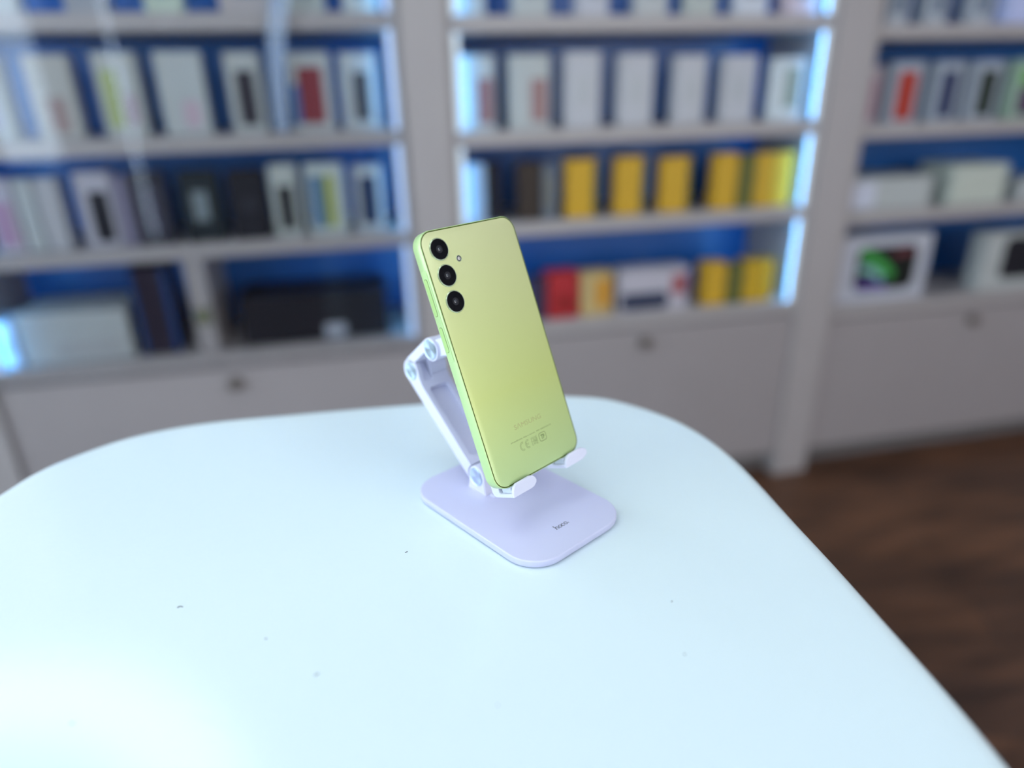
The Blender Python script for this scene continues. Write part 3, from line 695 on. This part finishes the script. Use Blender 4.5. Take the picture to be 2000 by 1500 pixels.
# ------------------------------------------------------------------ phone (x along width, y up its length, z out of its back)
pw, phh, pt = 77.6, 162.1, 8.3
pe = empty('smartphone', c0, 0, 'lime green smartphone with three black camera lenses, standing upright in the white stand', 'smartphone')
pe.matrix_world = PM
def MM(bm):
    for v in bm.verts: v.co *= mm
    return bm
bm = bmesh.new(); rings = []
for ins, z in ((1.1, -8.3), (0.35, -8.0), (0.0, -7.3), (0.0, -0.75), (0.18, -0.25), (0.6, -0.02), (1.0, -0.02)):
    rings.append([bm.verts.new((*p, z)) for p in rrect(ins, ins, pw-ins, phh-ins, 9.6-ins, 14)])
for a, b in zip(rings, rings[1:]):
    for i in range(len(a)): bm.faces.new((a[i], a[(i+1) % len(a)], b[(i+1) % len(a)], b[i]))
bm.faces.new(rings[0][::-1]); bm.faces.new(rings[-1])
obj('frame', MM(bm), M['green_frame'], pe, smooth=True)
bm = bmesh.new(); ring_prism(bm, rrect(.55, .55, pw-.55, phh-.55, 9.05, 14), rrect(1.5, 1.5, pw-1.5, phh-1.5, 8.1, 14), -0.05, 0.02)
s_ = obj('seam', MM(bm), M['seam'], pe); s_['label'] = 'dark green seam line around the back panel'
bm = bmesh.new(); rings = []
for ins, z in ((1.2, -0.03), (1.2, 0.10), (1.45, 0.22)):
    rings.append([bm.verts.new((*p, z)) for p in rrect(ins, ins, pw-ins, phh-ins, 9.6-ins, 14)])
for a, b in zip(rings, rings[1:]):
    for i in range(len(a)): bm.faces.new((a[i], a[(i+1) % len(a)], b[(i+1) % len(a)], b[i]))
bm.faces.new(rings[0][::-1]); bm.faces.new(rings[-1])
obj('back_panel', MM(bm), M['green_back'], pe, smooth=True)
bm = bmesh.new(); prism(bm, rrect(1.8, 1.8, pw-1.8, phh-1.8, 8, 10), lambda p: (*p, -8.42), lambda p: (*p, -8.25)); obj('screen', MM(bm), M['screen'], pe)
# raised key island and keys on the long left side
bm = bmesh.new(); prism(bm, [(84, 0), (86, -.35), (138, -.35), (140, 0)], lambda p: (p[1], p[0], -6.9), lambda p: (p[1], p[0], -1.5)); obj('key_island', MM(bm), M['green_frame'], pe, bevel=.0003)
def key(name, a0, a1):
    bm = bmesh.new(); o_ = rrect(-5.9, a0, -3.1, a1, 1.38, 8)
    prism(bm, o_, lambda p: (-0.30, p[1], p[0]), lambda p: (-0.62, p[1], p[0])); k_ = obj(name, MM(bm), M['button'], pe, bevel=.00015)
    bm = bmesh.new(); prism(bm, rrect(-6.12, a0-.22, -2.88, a1+.22, 1.6, 8), lambda p: (-0.30, p[1], p[0]), lambda p: (-0.40, p[1], p[0])); obj('key_gap', MM(bm), M['seam'], k_)
key('volume_key', 112.6, 135.0); key('power_key', 90.3, 105.6)
# cameras
for i, a in enumerate((150.0, 134.0, 118.0)):
    c = (12.3, a)
    bm = bmesh.new(); lathe(bm, [(6.85, 0.1), (6.85, 0.75), (6.6, 1.0), (6.25, 1.0), (6.1, 0.8), (6.1, 0.1)], c, 56)
    k_ = obj('camera_lens', MM(bm), M['lens_ring'], pe, smooth=True); k_['label'] = 'round black camera lens with metal rim'
    bm = bmesh.new(); lathe(bm, [(6.25, 0.2), (6.25, 0.98), (5.9, 1.04), (0, 1.06)], c, 56); obj('lens_cover', MM(bm), M['lens'], k_, smooth=True)
    bm = bmesh.new(); lathe(bm, [(2.3, 1.0), (2.3, 1.075), (2.05, 1.085), (0, 1.10)], c, 40); obj('iris', MM(bm), M['iris'], k_, smooth=True)
    bm = bmesh.new(); lathe(bm, [(1.15, 1.05), (1.1, 1.16), (.8, 1.30), (.4, 1.37), (0, 1.39)], c, 32); obj('lens_element', MM(bm), M['lens_glass'], k_, smooth=True)
bm = bmesh.new(); lathe(bm, [(2.05, 0.1), (2.05, 0.36), (1.75, 0.42), (1.6, 0.3), (1.6, .1)], (24.9, 142.2), 32); k_ = obj('flash', MM(bm), M['lens_ring'], pe, smooth=True)
bm = bmesh.new(); lathe(bm, [(1.65, 0.2), (1.6, 0.32), (.8, 0.36), (0.75, .30), (0, 0.42)], (24.9, 142.2), 24); obj('flash_lens', MM(bm), M['flash'], k_)
bm = bmesh.new(); lathe(bm, [(1.62, .3), (1.62, .34), (1.15, .40), (1.15, .3)], (24.9, 142.2), 24); obj('flash_rim', MM(bm), M['ink'], k_)
# printing on the back
zt = 0.222*mm
b_ = text_obj('brand_lettering', 'S\u039bMSUNG', 27.2*mm, 51.2*mm, 31.1*mm, 34.3*mm, zt, M['brand'], pe, bold=0.0); b_['label'] = 'faint tone on tone brand lettering'
text_obj('regulatory_text', 'SM-A245F/DSN  Made in Vietnam   IMEI / R58W30CLT7J', 20.9*mm, 57.4*mm, 23.85*mm, 24.85*mm, zt, M['mark'], pe)
z0_, z1_ = 0.222, 0.25
bm = bmesh.new(); LW = 0.17
def outline_arc(cx, cy, ro, ri, bar=None):
    A0, A1 = 70, 290
    P = arc(cx, cy, ro*0.86, ro, A0, A1, 18)
    Q = arc(cx, cy, ri*0.86, ri, A1, A0, 18)
    ribbon(bm, P+Q, LW, z0_, z1_, closed=True)
outline_arc(29.6, 19.5, 2.75, 1.95); outline_arc(34.3, 19.5, 2.75, 1.95)
ribbon(bm, [(32.7, 19.9), (34.7, 19.9), (34.7, 19.1), (32.7, 19.1)], LW, z0_, z1_)
c_ = obj('ce_mark', MM(bm), M['mark'], pe)
bm = bmesh.new()                                             # EAC mark
ribbon(bm, [(38.6, 16.9), (37.7, 16.9), (37.7, 22.0), (39.4, 22.0)], LW, z0_, z1_); ribbon(bm, [(37.7, 19.5), (39.0, 19.5)], LW, z0_, z1_)
ribbon(bm, [(38.4, 17.5), (39.2, 17.5), (39.2, 21.4), (38.4, 21.4)], LW, z0_, z1_)
ribbon(bm, [(39.9, 16.9), (39.9, 22.0), (41.4, 22.0), (41.4, 16.9)], LW, z0_, z1_); ribbon(bm, [(39.9, 19.3), (41.4, 19.3)], LW, z0_, z1_)
ribbon(bm, [(40.6, 17.2), (40.6, 21.5)], LW, z0_, z1_)
ribbon(bm, [(43.0, 22.0), (42.0, 22.0), (42.0, 16.9), (43.0, 16.9)], LW, z0_, z1_); ribbon(bm, [(42.6, 21.2), (42.6, 17.7)], LW, z0_, z1_)
obj('eac_mark', MM(bm), M['mark'], pe)
bm = bmesh.new(); ribbon(bm, rrect(44.7, 16.9, 50.8, 22.2, 1.3, 5), 0.30, z0_, z1_, closed=True); tp = obj('tp_mark', MM(bm), M['mark'], pe)
text_obj('tp_letters', 'TP', 46.2*mm, 49.4*mm, 17.9*mm, 21.0*mm, zt, M['mark'], tp, bold=0.02)
